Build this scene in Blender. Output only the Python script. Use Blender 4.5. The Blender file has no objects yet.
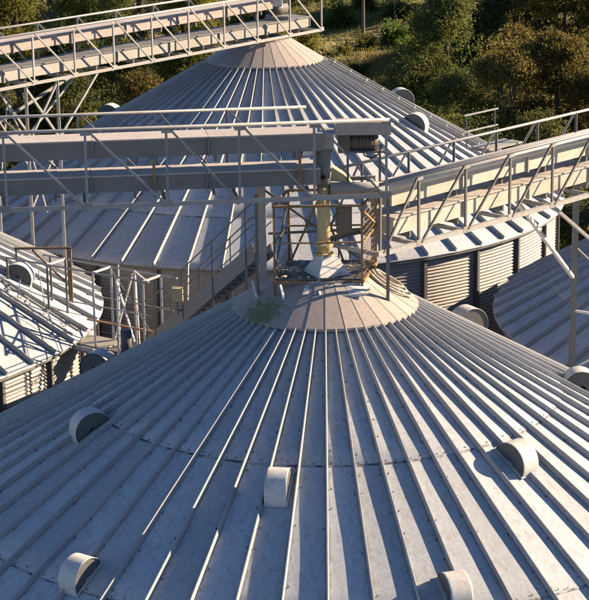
import bpy, math, random
from mathutils import Vector, Matrix
random.seed(7)
S = bpy.context.scene
COL = S.collection
R_ = math.radians

# ------------------------------------------------------------------ camera
APEX = 16.0          # height of the front roof's apex above the yard
SLOPE = 0.56         # roof pitch
cam_d = bpy.data.cameras.new('camera'); cam = bpy.data.objects.new('camera', cam_d); COL.objects.link(cam)
pitch, yaw, roll = 0.273, -0.016, -0.013
fw = Vector((math.sin(yaw)*math.cos(pitch), math.cos(yaw)*math.cos(pitch), -math.sin(pitch)))
rt = fw.cross(Vector((0, 0, 1))).normalized(); up = rt.cross(fw)
rt2 = rt*math.cos(roll) + up*math.sin(roll); up2 = up*math.cos(roll) - rt*math.sin(roll)
m = Matrix((rt2, up2, -fw)).transposed().to_4x4(); m.translation = Vector((0, -41.6, APEX + 10.726))
cam.matrix_world = m
cam_d.sensor_fit = 'VERTICAL'; cam_d.sensor_height = 24; cam_d.lens = 24*2000/600
cam_d.clip_start = 0.5; cam_d.clip_end = 6000
S.camera = cam

# ------------------------------------------------------------------ light
SUN_AZ, SUN_EL = R_(17), R_(23)          # azimuth counted from +X towards +Y
W = bpy.data.worlds.new('World'); S.world = W; W.use_nodes = True
wn = W.node_tree; bg = wn.nodes['Background']
sky = wn.nodes.new('ShaderNodeTexSky'); sky.sky_type = 'NISHITA'; sky.sun_disc = False
sky.sun_elevation = SUN_EL; sky.sun_rotation = math.pi/2 - SUN_AZ
sky.altitude = 600; sky.air_density = 0.62; sky.dust_density = 0.0; sky.ozone_density = 3.0
wn.links.new(sky.outputs[0], bg.inputs[0]); bg.inputs[1].default_value = 0.06
sl = bpy.data.lights.new('sun', 'SUN'); sl.energy = 5.0; sl.angle = R_(0.55); sl.color = (1.0, 0.76, 0.50)
so = bpy.data.objects.new('sun', sl); COL.objects.link(so)
sd = Vector((math.cos(SUN_EL)*math.cos(SUN_AZ), math.cos(SUN_EL)*math.sin(SUN_AZ), math.sin(SUN_EL)))
so.rotation_euler = sd.to_track_quat('Z', 'Y').to_euler(); so.location = sd*80
S.view_settings.view_transform = 'Standard'; S.view_settings.look = 'None'
S.view_settings.exposure = 1.75; S.view_settings.gamma = 1.0; S.view_settings.use_curve_mapping = False
S.render.engine = 'CYCLES'

# ------------------------------------------------------------------ materials
def nodes(name):
    mt = bpy.data.materials.new(name); mt.use_nodes = True
    nt = mt.node_tree
    return mt, nt, nt.nodes['Principled BSDF'], lambda t: nt.nodes.new('ShaderNode'+t), nt.links.new

def ramp(node, stops):
    e = node.color_ramp.elements
    while len(e) < len(stops): e.new(0.5)
    for el, (p, c) in zip(e, stops): el.position = p; el.color = (*c, 1)

def steel(name, base, metallic=0.35, rough=0.5, stain=(0.20, 0.16, 0.12), amount=0.35, scale=(0.7, 5, 5), bump=0.15, vary=0.10, spec=0.3):
    """weathered galvanised or painted steel: dirt runs along the local x axis, fine mottling, a shade of its own per piece"""
    mt, nt, b, N, L = nodes(name)
    tc = N('TexCoord'); oi = N('ObjectInfo')
    off = N('VectorMath'); off.operation = 'MULTIPLY_ADD'
    L(oi.outputs['Random'], off.inputs[0]); off.inputs[1].default_value = (37, 91, 53)
    L(tc.outputs['Object'], off.inputs[2])
    mp = N('Mapping'); mp.inputs['Scale'].default_value = scale; L(off.outputs[0], mp.inputs[0])
    n1 = N('TexNoise'); n1.inputs['Scale'].default_value = 1.0; n1.inputs['Detail'].default_value = 5; n1.inputs['Roughness'].default_value = 0.6
    L(mp.outputs[0], n1.inputs['Vector'])
    n2 = N('TexNoise'); n2.inputs['Scale'].default_value = 14; n2.inputs['Detail'].default_value = 4
    L(off.outputs[0], n2.inputs['Vector'])
    r1 = N('ValToRGB'); ramp(r1, [(0.50, (0, 0, 0)), (0.78, (1, 1, 1))]); L(n1.outputs['Fac'], r1.inputs[0])
    k = N('Math'); k.operation = 'MULTIPLY'; k.inputs[1].default_value = amount; L(r1.outputs[0], k.inputs[0])
    hv = N('HueSaturation'); hv.inputs['Color'].default_value = (*base, 1)
    v = N('MapRange'); v.inputs[3].default_value = 1-vary; v.inputs[4].default_value = 1+vary; L(oi.outputs['Random'], v.inputs[0])
    v2 = N('MapRange'); v2.inputs[1].default_value = .3; v2.inputs[2].default_value = .7; v2.inputs[3].default_value = 0.9; v2.inputs[4].default_value = 1.1; L(n2.outputs['Fac'], v2.inputs[0])
    vm = N('Math'); vm.operation = 'MULTIPLY'; L(v.outputs[0], vm.inputs[0]); L(v2.outputs[0], vm.inputs[1]); L(vm.outputs[0], hv.inputs['Value'])
    mx = N('Mix'); mx.data_type = 'RGBA'; L(k.outputs[0], mx.inputs[0]); L(hv.outputs[0], mx.inputs[6]); mx.inputs[7].default_value = (*stain, 1)
    L(mx.outputs[2], b.inputs['Base Color'])
    rr = N('MapRange'); rr.inputs[3].default_value = rough-.12; rr.inputs[4].default_value = rough+.18; L(n2.outputs['Fac'], rr.inputs[0]); L(rr.outputs[0], b.inputs['Roughness'])
    b.inputs['Metallic'].default_value = metallic
    bp = N('Bump'); bp.inputs['Strength'].default_value = bump; bp.inputs['Distance'].default_value = 0.01; L(n2.outputs['Fac'], bp.inputs['Height']); L(bp.outputs[0], b.inputs['Normal'])
    b.inputs['Specular IOR Level'].default_value = spec
    return mt

M = {}
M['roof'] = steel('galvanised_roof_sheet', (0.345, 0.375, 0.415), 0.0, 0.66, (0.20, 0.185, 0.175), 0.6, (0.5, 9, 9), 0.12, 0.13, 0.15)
def rib_edge_shade(mt):
    # shade lines painted into the sheet colour where it meets its rib (x runs down the sheet, y across)
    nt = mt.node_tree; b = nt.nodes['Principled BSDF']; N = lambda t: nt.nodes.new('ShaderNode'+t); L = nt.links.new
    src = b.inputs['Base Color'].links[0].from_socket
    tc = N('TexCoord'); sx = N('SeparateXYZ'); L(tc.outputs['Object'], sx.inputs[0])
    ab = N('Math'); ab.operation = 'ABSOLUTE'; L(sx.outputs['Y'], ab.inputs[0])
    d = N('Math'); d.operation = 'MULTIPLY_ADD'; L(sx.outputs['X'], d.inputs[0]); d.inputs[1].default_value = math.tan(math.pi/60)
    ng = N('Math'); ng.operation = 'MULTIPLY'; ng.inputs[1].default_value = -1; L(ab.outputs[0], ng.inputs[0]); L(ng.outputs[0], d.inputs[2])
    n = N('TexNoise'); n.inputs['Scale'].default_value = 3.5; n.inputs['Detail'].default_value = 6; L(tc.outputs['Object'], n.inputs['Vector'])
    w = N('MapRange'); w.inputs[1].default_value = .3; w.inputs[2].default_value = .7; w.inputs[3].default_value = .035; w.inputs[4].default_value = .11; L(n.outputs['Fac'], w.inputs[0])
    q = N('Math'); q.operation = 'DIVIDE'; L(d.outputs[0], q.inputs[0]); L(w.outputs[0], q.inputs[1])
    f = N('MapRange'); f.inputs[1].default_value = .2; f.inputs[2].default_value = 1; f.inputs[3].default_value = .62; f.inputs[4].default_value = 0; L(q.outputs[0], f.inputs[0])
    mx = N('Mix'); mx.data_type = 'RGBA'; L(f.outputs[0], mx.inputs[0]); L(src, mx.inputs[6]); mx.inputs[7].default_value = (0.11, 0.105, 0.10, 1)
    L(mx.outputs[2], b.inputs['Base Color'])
rib_edge_shade(M['roof'])
M['rib'] = steel('dull_galvanised_rib', (0.30, 0.31, 0.325), 0.0, 0.6, (0.17, 0.15, 0.135), 0.3, (0.6, 8, 8), 0.1, 0.10, 0.2)
M['wall'] = steel('corrugated_wall_sheet', (0.265, 0.259, 0.252), 0.12, 0.55, (0.26, 0.19, 0.13), 0.45, (3, 3, 0.6), 0.1, 0.10)
M['stiff'] = steel('stiffener_steel', (0.139, 0.139, 0.139), 0.30, 0.55, (0.12, 0.10, 0.08), 0.3, (4, 4, .8), 0.1, 0.10)
M['frame'] = steel('galvanised_frame', (0.252, 0.259, 0.265), 0.15, 0.55, (0.30, 0.17, 0.09), 0.5, (3, 3, 3), 0.15, 0.15)
M['darkframe'] = steel('grey_painted_frame', (0.126, 0.133, 0.133), 0.20, 0.55, (0.20, 0.10, 0.05), 0.5, (3, 3, 3), 0.15, 0.12)
M['rust'] = steel('rusty_steel', (0.24, 0.155, 0.085), 0.0, 0.75, (0.09, 0.05, 0.03), 0.85, (4, 4, 4), 0.4, 0.2)
M['housing'] = steel('conveyor_housing', (0.265, 0.265, 0.252), 0.08, 0.6, (0.30, 0.22, 0.14), 0.6, (2, 2, 4), 0.15, 0.09)
M['brown'] = steel('brown_weathered_steel', (0.135, 0.095, 0.065), 0.0, 0.7, (0.07, 0.05, 0.04), 0.6, (4, 4, 4), 0.2, 0.08)
M['stringer'] = steel('stair_side_plate', (0.126, 0.133, 0.133), 0.10, 0.6, (0.12, 0.09, 0.06), 0.6, (2, 2, 4), 0.15, 0.06)
M['bhousing'] = steel('grey_conveyor_housing', (0.166, 0.170, 0.174), 0.08, 0.6, (0.15, 0.11, 0.08), 0.6, (2, 2, 4), 0.15, 0.09)
M['lid'] = steel('conveyor_lid', (0.398, 0.373, 0.357), 0.05, 0.6, (0.28, 0.20, 0.15), 0.5, (2, 2, 4), 0.15, 0.06)
M['chousing'] = steel('pale_conveyor_housing', (0.37, 0.355, 0.315), 0.0, 0.6, (0.22, 0.17, 0.12), 0.6, (2, 2, 4), 0.15, 0.09)
M['ahousing'] = steel('pinkish_conveyor_housing', (0.282, 0.249, 0.237), 0.05, 0.6, (0.22, 0.15, 0.11), 0.6, (2, 2, 4), 0.15, 0.09)
M['cream'] = steel('cream_painted_steel', (0.46, 0.37, 0.19), 0.0, 0.6, (0.22, 0.14, 0.07), 0.6, (4, 4, 1.2), 0.2, 0.06)
M['vent'] = steel('vent_hood_steel', (0.46, 0.46, 0.46), 0.0, 0.50, (0.26, 0.19, 0.14), 0.45, (3, 3, 3), 0.1, 0.10)
M['ventdark'] = steel('vent_end_plate', (0.085, 0.09, 0.095), 0.0, 0.6, (0.06, 0.05, 0.045), 0.4, (5, 5, 5), 0.1, 0.08)
M['motor'] = steel('motor_paint', (0.101, 0.095, 0.088), 0.1, 0.55, (0.22, 0.13, 0.07), 0.5, (6, 6, 6), 0.2, 0.1)
M['black'] = steel('black_opening', (0.009, 0.009, 0.009), 0.0, 0.8, (0.03, 0.025, 0.02), 0.3, (4, 4, 4), 0.0, 0.0)
M['hose'] = steel('pale_hose', (0.391, 0.366, 0.315), 0.0, 0.55, (0.3, 0.25, 0.2), 0.3, (8, 8, 8), 0.1, 0.05)
M['cable'] = steel('dark_cable', (0.032, 0.032, 0.032), 0.0, 0.6, (0.08, 0.07, 0.06), 0.3, (8, 8, 8), 0.0, 0.05)
M['timber'] = steel('pole_timber', (0.164, 0.139, 0.107), 0.0, 0.85, (0.12, 0.10, 0.08), 0.6, (8, 8, .8), 0.3, 0.05)

def cap_material():
    """cap sheet: rusty pinkish bloom and a patch of moss on the side that stays damp"""
    mt = steel('weathered_cap_sheet', (0.30, 0.27, 0.255), 0.08, 0.62, (0.30, 0.22, 0.17), 0.5, (1.2, 7, 7), 0.2, 0.07)
    nt = mt.node_tree; b = nt.nodes['Principled BSDF']; N = lambda t: nt.nodes.new('ShaderNode'+t); L = nt.links.new
    src = b.inputs['Base Color'].links[0].from_socket
    g = N('NewGeometry')
    d = N('VectorMath'); d.operation = 'DISTANCE'; d.inputs[1].default_value = (-1.32, -1.15, 15.02); L(g.outputs['Position'], d.inputs[0])
    n = N('TexNoise'); n.inputs['Scale'].default_value = 9; n.inputs['Detail'].default_value = 8; L(g.outputs['Position'], n.inputs['Vector'])
    a = N('MapRange'); a.inputs[1].default_value = 0.15; a.inputs[2].default_value = 0.85; a.inputs[3].default_value = 0.65; a.inputs[4].default_value = -0.15; L(d.outputs['Value'], a.inputs[0])
    ad = N('Math'); ad.operation = 'ADD'; L(a.outputs[0], ad.inputs[0]); L(n.outputs['Fac'], ad.inputs[1])
    r = N('ValToRGB'); ramp(r, [(0.66, (0, 0, 0)), (1.05, (.75, .75, .75))]); L(ad.outputs[0], r.inputs[0])
    mx = N('Mix'); mx.data_type = 'RGBA'; L(r.outputs[0], mx.inputs[0]); L(src, mx.inputs[6]); mx.inputs[7].default_value = (0.11, 0.125, 0.025, 1)
    L(mx.outputs[2], b.inputs['Base Color'])
    return mt
M['cap'] = cap_material()

def seam_material():
    mt, nt, b, N, L = nodes('sealed_seam')
    tc = N('TexCoord'); n = N('TexNoise'); n.inputs['Scale'].default_value = 4.5; n.inputs['Detail'].default_value = 3; L(tc.outputs['Object'], n.inputs['Vector'])
    r = N('ValToRGB'); ramp(r, [(0.40, (0.05, 0.05, 0.053)), (0.56, (0.26, 0.27, 0.28))]); L(n.outputs['Fac'], r.inputs[0])
    L(r.outputs[0], b.inputs['Base Color']); b.inputs['Roughness'].default_value = 0.7
    return mt
M['seam'] = seam_material()

def leaf_material(name, cols, trans=0.5):
    mt, nt, b, N, L = nodes(name)
    g = N('NewGeometry'); oi = N('ObjectInfo')
    r = N('ValToRGB'); n = len(cols); ramp(r, [(i/(n-1), c) for i, c in enumerate(cols)])
    tc = N('TexCoord'); no = N('TexNoise'); no.inputs['Scale'].default_value = 0.45; no.inputs['Detail'].default_value = 2; L(tc.outputs['Object'], no.inputs['Vector'])
    ad = N('Math'); ad.operation = 'MULTIPLY_ADD'; L(g.outputs['Random Per Island'], ad.inputs[0]); ad.inputs[1].default_value = 0.45
    mr = N('MapRange'); mr.inputs[1].default_value = .3; mr.inputs[2].default_value = .7; mr.inputs[3].default_value = 0; mr.inputs[4].default_value = .55; L(no.outputs['Fac'], mr.inputs[0]); L(mr.outputs[0], ad.inputs[2])
    L(ad.outputs[0], r.inputs[0])
    hv = N('HueSaturation'); L(r.outputs[0], hv.inputs['Color'])
    v = N('MapRange'); v.inputs[3].default_value = .75; v.inputs[4].default_value = 1.25; L(oi.outputs['Random'], v.inputs[0]); L(v.outputs[0], hv.inputs['Value'])
    L(hv.outputs[0], b.inputs['Base Color']); b.inputs['Roughness'].default_value = 0.65
    b.inputs['Specular IOR Level'].default_value = 0.25
    t = N('BsdfTranslucent'); L(hv.outputs[0], t.inputs['Color'])
    mx = N('MixShader'); mx.inputs[0].default_value = trans; L(b.outputs[0], mx.inputs[1]); L(t.outputs[0], mx.inputs[2])
    L(mx.outputs[0], nt.nodes['Material Output'].inputs['Surface'])
    return mt
LEAF = {
 'green': leaf_material('leaf_dark_green', [(0.036, 0.060, 0.019), (0.070, 0.097, 0.026), (0.120, 0.130, 0.034), (0.180, 0.155, 0.041)]),
 'bronze': leaf_material('leaf_bronze', [(0.053, 0.069, 0.022), (0.108, 0.107, 0.029), (0.174, 0.136, 0.036), (0.240, 0.161, 0.046)]),
 'yellow': leaf_material('leaf_yellow_green', [(0.072, 0.099, 0.022), (0.144, 0.159, 0.032), (0.228, 0.205, 0.042), (0.312, 0.236, 0.054)]),
 'fresh': leaf_material('leaf_fresh_green', [(0.048, 0.093, 0.022), (0.096, 0.155, 0.031), (0.156, 0.186, 0.043)]),
 'meadow': leaf_material('meadow_grass_blades', [(0.102, 0.143, 0.031), (0.180, 0.198, 0.048), (0.276, 0.248, 0.072)], 0.3),
 'dry': leaf_material('dry_grass_blades', [(0.240, 0.198, 0.084), (0.360, 0.285, 0.120), (0.180, 0.186, 0.060)], 0.2),
}
def bark_material():
    mt, nt, b, N, L = nodes('bark')
    tc = N('TexCoord'); n = N('TexNoise'); n.inputs['Scale'].default_value = 9; n.inputs['Detail'].default_value = 6; L(tc.outputs['Object'], n.inputs['Vector'])
    r = N('ValToRGB'); ramp(r, [(0.3, (0.035, 0.026, 0.02)), (0.7, (0.13, 0.10, 0.075))]); L(n.outputs['Fac'], r.inputs[0])
    L(r.outputs[0], b.inputs['Base Color']); b.inputs['Roughness'].default_value = 0.9
    return mt
M['bark'] = bark_material()
def ground_material():
    mt, nt, b, N, L = nodes('rough_ground')
    g = N('NewGeometry')
    n1 = N('TexNoise'); n1.inputs['Scale'].default_value = 0.12; n1.inputs['Detail'].default_value = 8; L(g.outputs['Position'], n1.inputs['Vector'])
    n2 = N('TexNoise'); n2.inputs['Scale'].default_value = 1.6; n2.inputs['Detail'].default_value = 8; L(g.outputs['Position'], n2.inputs['Vector'])
    ad = N('Math'); ad.operation = 'MULTIPLY_ADD'; L(n2.outputs['Fac'], ad.inputs[0]); ad.inputs[1].default_value = 0.5; L(n1.outputs['Fac'], ad.inputs[2])
    r = N('ValToRGB'); ramp(r, [(0.50, (0.030, 0.050, 0.014)), (0.72, (0.085, 0.100, 0.028)), (0.86, (0.20, 0.155, 0.065)), (0.97, (0.26, 0.20, 0.10))]); L(ad.outputs[0], r.inputs[0])
    L(r.outputs[0], b.inputs['Base Color']); b.inputs['Roughness'].default_value = 0.95
    bp = N('Bump'); bp.inputs['Strength'].default_value = 0.8; bp.inputs['Distance'].default_value = 0.3; L(n2.outputs['Fac'], bp.inputs['Height']); L(bp.outputs[0], b.inputs['Normal'])
    return mt
M['ground'] = ground_material()
def yard_material():
    mt, nt, b, N, L = nodes('gravel_yard')
    g = N('NewGeometry'); n = N('TexNoise'); n.inputs['Scale'].default_value = 6; n.inputs['Detail'].default_value = 8; L(g.outputs['Position'], n.inputs['Vector'])
    r = N('ValToRGB'); ramp(r, [(0.3, (0.10, 0.09, 0.08)), (0.7, (0.24, 0.22, 0.19))]); L(n.outputs['Fac'], r.inputs[0])
    L(r.outputs[0], b.inputs['Base Color']); b.inputs['Roughness'].default_value = 0.95
    return mt
M['yard'] = yard_material()

# ------------------------------------------------------------------ mesh helpers
class MB:
    """collects shapes; build() links them as one mesh object"""
    def __init__(s): s.v = []; s.f = []
    def quad(s, *p):
        i = len(s.v); s.v += [tuple(q) for q in p]; s.f.append(tuple(range(i, i+len(p))))
    def hexa(s, p):      # 8 corners: bottom ring 0-3, top ring 4-7
        i = len(s.v); s.v += [tuple(q) for q in p]
        for a in ((3, 2, 1, 0), (4, 5, 6, 7), (0, 1, 5, 4), (1, 2, 6, 5), (2, 3, 7, 6), (3, 0, 4, 7)): s.f.append(tuple(i+k for k in a))
        return s
    def box(s, c, d, ax=None):
        c = Vector(c); X, Y, Z = ax or (Vector((1, 0, 0)), Vector((0, 1, 0)), Vector((0, 0, 1)))
        x, y, z = d[0]/2, d[1]/2, d[2]/2
        P = lambda a, b, e: c + X*(a*x) + Y*(b*y) + Z*(e*z)
        return s.hexa([P(-1, -1, -1), P(1, -1, -1), P(1, 1, -1), P(-1, 1, -1), P(-1, -1, 1), P(1, -1, 1), P(1, 1, 1), P(-1, 1, 1)])
    def bar(s, a, b, w, h, side=None):
        a, b = Vector(a), Vector(b); X = (b-a); ln = X.length; X.normalize()
        Y = Vector(side) if side else (Vector((0, 0, 1)).cross(X) if abs(X.z) < .99 else Vector((0, 1, 0)))
        Y = (Y - X*Y.dot(X)).normalized(); Z = X.cross(Y)
        return s.box((a+b)/2, (ln, w, h), (X, Y, Z))
    def angle(s, a, b, w, side, t=0.012):
        """rolled angle section"""
        a, b = Vector(a), Vector(b); X = (b-a).normalized(); Y = Vector(side); Y = (Y - X*Y.dot(X)).normalized(); Z = X.cross(Y); ln = (b-a).length
        s.box((a+b)/2, (ln, t, w), (X, Y, Z)); s.box((a+b)/2 + Y*(w/2) + Z*(w/2 - t/2), (ln, w - t, t), (X, Y, Z))
        return s
    def tube(s, pts, r, n=8, cap=True):
        pts = [Vector(p) for p in pts]; rs = r if isinstance(r, (list, tuple)) else [r]*len(pts); i0 = len(s.v)
        for k, p in enumerate(pts):
            t = (pts[min(k+1, len(pts)-1)] - pts[max(k-1, 0)]).normalized()
            a = t.cross(Vector((0, 0, 1)) if abs(t.z) < .9 else Vector((1, 0, 0))).normalized(); b = t.cross(a)
            for j in range(n):
                q = 2*math.pi*j/n; s.v.append(tuple(p + a*(rs[k]*math.cos(q)) + b*(rs[k]*math.sin(q))))
        for k in range(len(pts)-1):
            for j in range(n):
                s.f.append((i0+k*n+j, i0+k*n+(j+1) % n, i0+(k+1)*n+(j+1) % n, i0+(k+1)*n+j))
        if cap:
            s.f.append(tuple(i0+j for j in range(n))[::-1]); s.f.append(tuple(i0+(len(pts)-1)*n+j for j in range(n)))
        return s
    def mesh(s, name, mat, smooth=False):
        me = bpy.data.meshes.new(name); me.from_pydata(s.v, [], s.f); me.materials.append(mat)
        import bmesh
        bm = bmesh.new(); bm.from_mesh(me); bmesh.ops.recalc_face_normals(bm, faces=bm.faces); bm.to_mesh(me); bm.free()
        if smooth:
            me.polygons.foreach_set('use_smooth', [True]*len(me.polygons))
        me.update(); return me
    def build(s, name, mat, parent=None, smooth=False):
        return link(name, s.mesh(name, mat, smooth), parent)

def link(name, me, parent=None):
    o = bpy.data.objects.new(name, me); COL.objects.link(o)
    if parent is not None: o.parent = parent
    return o
def tag(o, label=None, cat=None, group=None, kind=None):
    if label: o['label'] = label
    if cat: o['category'] = cat
    if group: o['group'] = group
    if kind: o['kind'] = kind
    return o
def thing(name, label, cat, loc=(0, 0, 0), rz=0, group=None):
    o = bpy.data.objects.new(name, None); COL.objects.link(o); o.location = loc; o.rotation_euler = (0, 0, rz); o.empty_display_size = 0.3
    return tag(o, label, cat, group)
class Part:
    """builds parts in world coordinates under a thing whose empty stands at loc"""
    def __init__(s, root): s.r = root; s.o = Vector(root.location)
    def __call__(s, name, mat, fn, parent=None, smooth=False):
        mb = MB(); fn(mb); mb.v = [(x-s.o.x, y-s.o.y, z-s.o.z) for x, y, z in mb.v]
        return mb.build(name, mat, parent or s.r, smooth)

# ------------------------------------------------------------------ ground
def sstep(a, b, x):
    t = min(1, max(0, (x-a)/(b-a))); return t*t*(3-2*t)
def gz(x, y):
    h = 0.0
    if y > 48: h = 0.125*(min(y, 150)-48)*sstep(46, 60, y)
    h += (0.35*math.sin(x*.21+1.3)*math.cos(y*.17) + 0.2*math.sin(x*.53+y*.41))*sstep(44, 56, y)
    return h
def grid_axis(c0, c1, step, far):
    a = []; x = c0
    while x <= c1 + 1e-6: a.append(x); x += step
    return [-far, -far/3, -far/8] + [v for v in a] + [far/8, far/3, far]
gx = grid_axis(-60, 60, 2.5, 3000); gy = grid_axis(-60, 180, 2.5, 3000)
gv = [(x, y, gz(x, y)) for y in gy for x in gx]; nx = len(gx)
gf = [(j*nx+i, j*nx+i+1, (j+1)*nx+i+1, (j+1)*nx+i) for j in range(len(gy)-1) for i in range(nx-1)]
gm = bpy.data.meshes.new('ground'); gm.from_pydata(gv, [], gf); gm.materials.append(M['ground'])
gm.polygons.foreach_set('use_smooth', [True]*len(gm.polygons))
tag(link('ground', gm), kind='structure')
ym = MB(); ym.quad((-45, -45, .02), (45, -45, .02), (45, 43, .02), (-45, 43, .02))
tag(ym.build('yard', M['yard']), kind='structure')

# ------------------------------------------------------------------ grain silos
NR = 60                      # roof sheets per turn
def on_cone(rad, az, h=0.0):
    """point on a roof (local to its apex), h along the surface normal"""
    c = 1/math.sqrt(1+SLOPE*SLOPE)
    rr = rad + h*SLOPE*c
    return Vector((rr*math.cos(az), rr*math.sin(az), -SLOPE*rad + h*c))

def sheet_mesh(r0, r1, lift, seed, nseg):
    """one roof sheet: a slightly buckled trapezoid lying between two ribs"""
    rnd = random.Random(seed); mb = MB(); ha = math.pi/NR; nc = 4
    a0, a1 = rnd.uniform(.4, 1), rnd.uniform(0, 6)
    def pt(i, j, dz):
        rad = r0 + (r1-r0)*i/nseg; t = -1 + 2*j/nc
        x = rad*math.cos(ha); y = rad*math.sin(ha)*t
        w = 0.008*a0*(1-t*t)*math.sin(2.3*i*(r1-r0)/nseg + a1) + (rnd.uniform(-.0015, .0015) if 0 < j < nc else 0)
        return (x, y, -SLOPE*rad + lift + w + dz)
    top = [[pt(i, j, 0) for j in range(nc+1)] for i in range(nseg+1)]
    n = nc+1; mb.v = [p for row in top for p in row]
    mb.f = [(i*n+j, (i+1)*n+j, (i+1)*n+j+1, i*n+j+1) for i in range(nseg) for j in range(nc)]
    k = len(mb.v)                                   # turned-down lower edge
    for j in range(n):
        p = top[nseg][j]; mb.v.append((p[0], p[1], p[2]-0.022))
    for j in range(nc): mb.f.append((nseg*n+j, k+j, k+j+1, nseg*n+j+1))
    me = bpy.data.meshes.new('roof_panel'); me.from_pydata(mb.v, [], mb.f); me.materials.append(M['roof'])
    me.polygons.foreach_set('use_smooth', [True]*(len(mb.f)-nc) + [False]*nc)
    return me

def rib_mesh(r0, r1):
    mb = MB(); w0, w1, h = 0.024, 0.014, 0.106
    c = 1/math.sqrt(1+SLOPE*SLOPE); nrm = Vector((SLOPE*c, 0, c)); n = 6; prof = [(-w0, -.01), (-w1, h*.93), (-w1*.6, h), (w1*.6, h), (w1, h*.93), (w0, -.01)]
    for i in range(n+1):
        rad = r0 + (r1-r0)*i/n
        for (y, z) in prof: p = Vector((rad, y, -SLOPE*rad + 0.012)) + nrm*z; mb.v.append(tuple(p))
    for i in range(n):
        for j in range(5): a = i*6+j; mb.f.append((a, a+6, a+7, a+1))
    mb.f.append(tuple(range(6))); mb.f.append(tuple(n*6+j for j in range(6))[::-1])
    return mb.mesh('rib', M['rib'])

def vent_meshes():
    """half-drum hood lying on the slope; local x runs down the slope, y along the eave, z off the roof"""
    rad, wd, n = 0.42, 0.43, 18; mb = MB()
    arc = [(rad*math.cos(math.pi*i/n), rad*math.sin(math.pi*i/n)) for i in range(n+1)]
    arc = [(arc[0][0], -0.06)] + arc + [(arc[-1][0], -0.06)]
    e = 0.022
    rows = [(-wd/2, 0.985), (-wd/2+e*.4, 1.0), (-wd/2+e*2, 1.0), (wd/2-e*2, 1.0), (wd/2-e*.4, 1.0), (wd/2, 0.985)]
    k = len(arc)
    for y, s_ in rows:
        for x, z in arc: mb.v.append((x*s_, y, z*s_))
    for i in range(len(rows)-1):
        for j in range(k-1): a = i*k+j; mb.f.append((a, a+1, a+k+1, a+k))
    hood = mb.mesh('roof_vent', M['vent'], True)
    def end(sgn):
        q = MB(); y = sgn*(wd/2-0.028); ri = .085; cx = 0.02
        outer = [(rad*.985*math.cos(math.pi*i/n), rad*.985*math.sin(math.pi*i/n)) for i in range(n+1)]
        inner = [(cx+ri*math.cos(math.pi*i/n), ri*1.15*math.sin(math.pi*i/n)) for i in range(n+1)]
        for (x, z) in outer + inner: q.v.append((x, y, z))
        for i in range(n): q.f.append((i, i+1, n+1+i+1, n+1+i))
        i0 = len(q.v)
        for (x, z) in outer[:1]+inner[:1]+inner[-1:]+outer[-1:]: q.v += [(x, y, 0), (x, y, -.06)]
        q.f.append((i0, i0+2, i0+3, i0+1)); q.f.append((i0+4, i0+6, i0+7, i0+5))
        return q.mesh('end_plate', M['ventdark'])
    flange = MB()
    flange.box((0, 0, 0.006), (rad*2+.05, wd+.04, .012))
    return hood, end(-1), end(1), flange.mesh('flashing', M['vent'])
VENT = vent_meshes()

def add_vent(silo, apex_z, rad, az, yaw=0, label=None):
    c = 1/math.sqrt(1+SLOPE*SLOPE)
    X = Vector((c*math.cos(az), c*math.sin(az), -SLOPE*c)); Y = Vector((-math.sin(az), math.cos(az), 0)); Z = X.cross(Y)
    mt = Matrix((X, Y, Z)).transposed().to_4x4(); p = on_cone(rad, az, 0.03)
    mt.translation = Vector((p.x, p.y, p.z + apex_z)); 
    o = link('roof_vent', VENT[0], silo); o.matrix_local = mt @ Matrix.Rotation(yaw, 4, 'Z')
    if label: o['label'] = label
    for me in VENT[1:]: link(me.name, me, o)
    return o

def wall_mesh(rad, ztop, zbot, bays):
    """one bay of corrugated wall"""
    mb = MB(); ha = math.pi/bays; nc = 5; pitch_ = 0.105; amp = 0.015; z = ztop; rows = []
    while z > zbot:
        for q in range(6): rows.append((z - pitch_*q/6, rad + amp*math.cos(2*math.pi*q/6)))
        z -= pitch_
    n = nc+1
    for zz, r in rows:
        for j in range(n): a = -ha + 2*ha*j/nc; mb.v.append((r*math.cos(a), r*math.sin(a), zz))
    mb.f = [(i*n+j, (i+1)*n+j, (i+1)*n+j+1, i*n+j+1) for i in range(len(rows)-1) for j in range(nc)]
    me = bpy.data.meshes.new('wall_sheet'); me.from_pydata(mb.v, [], mb.f); me.materials.append(M['wall'])
    me.polygons.foreach_set('use_smooth', [True]*len(mb.f)); return me

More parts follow.
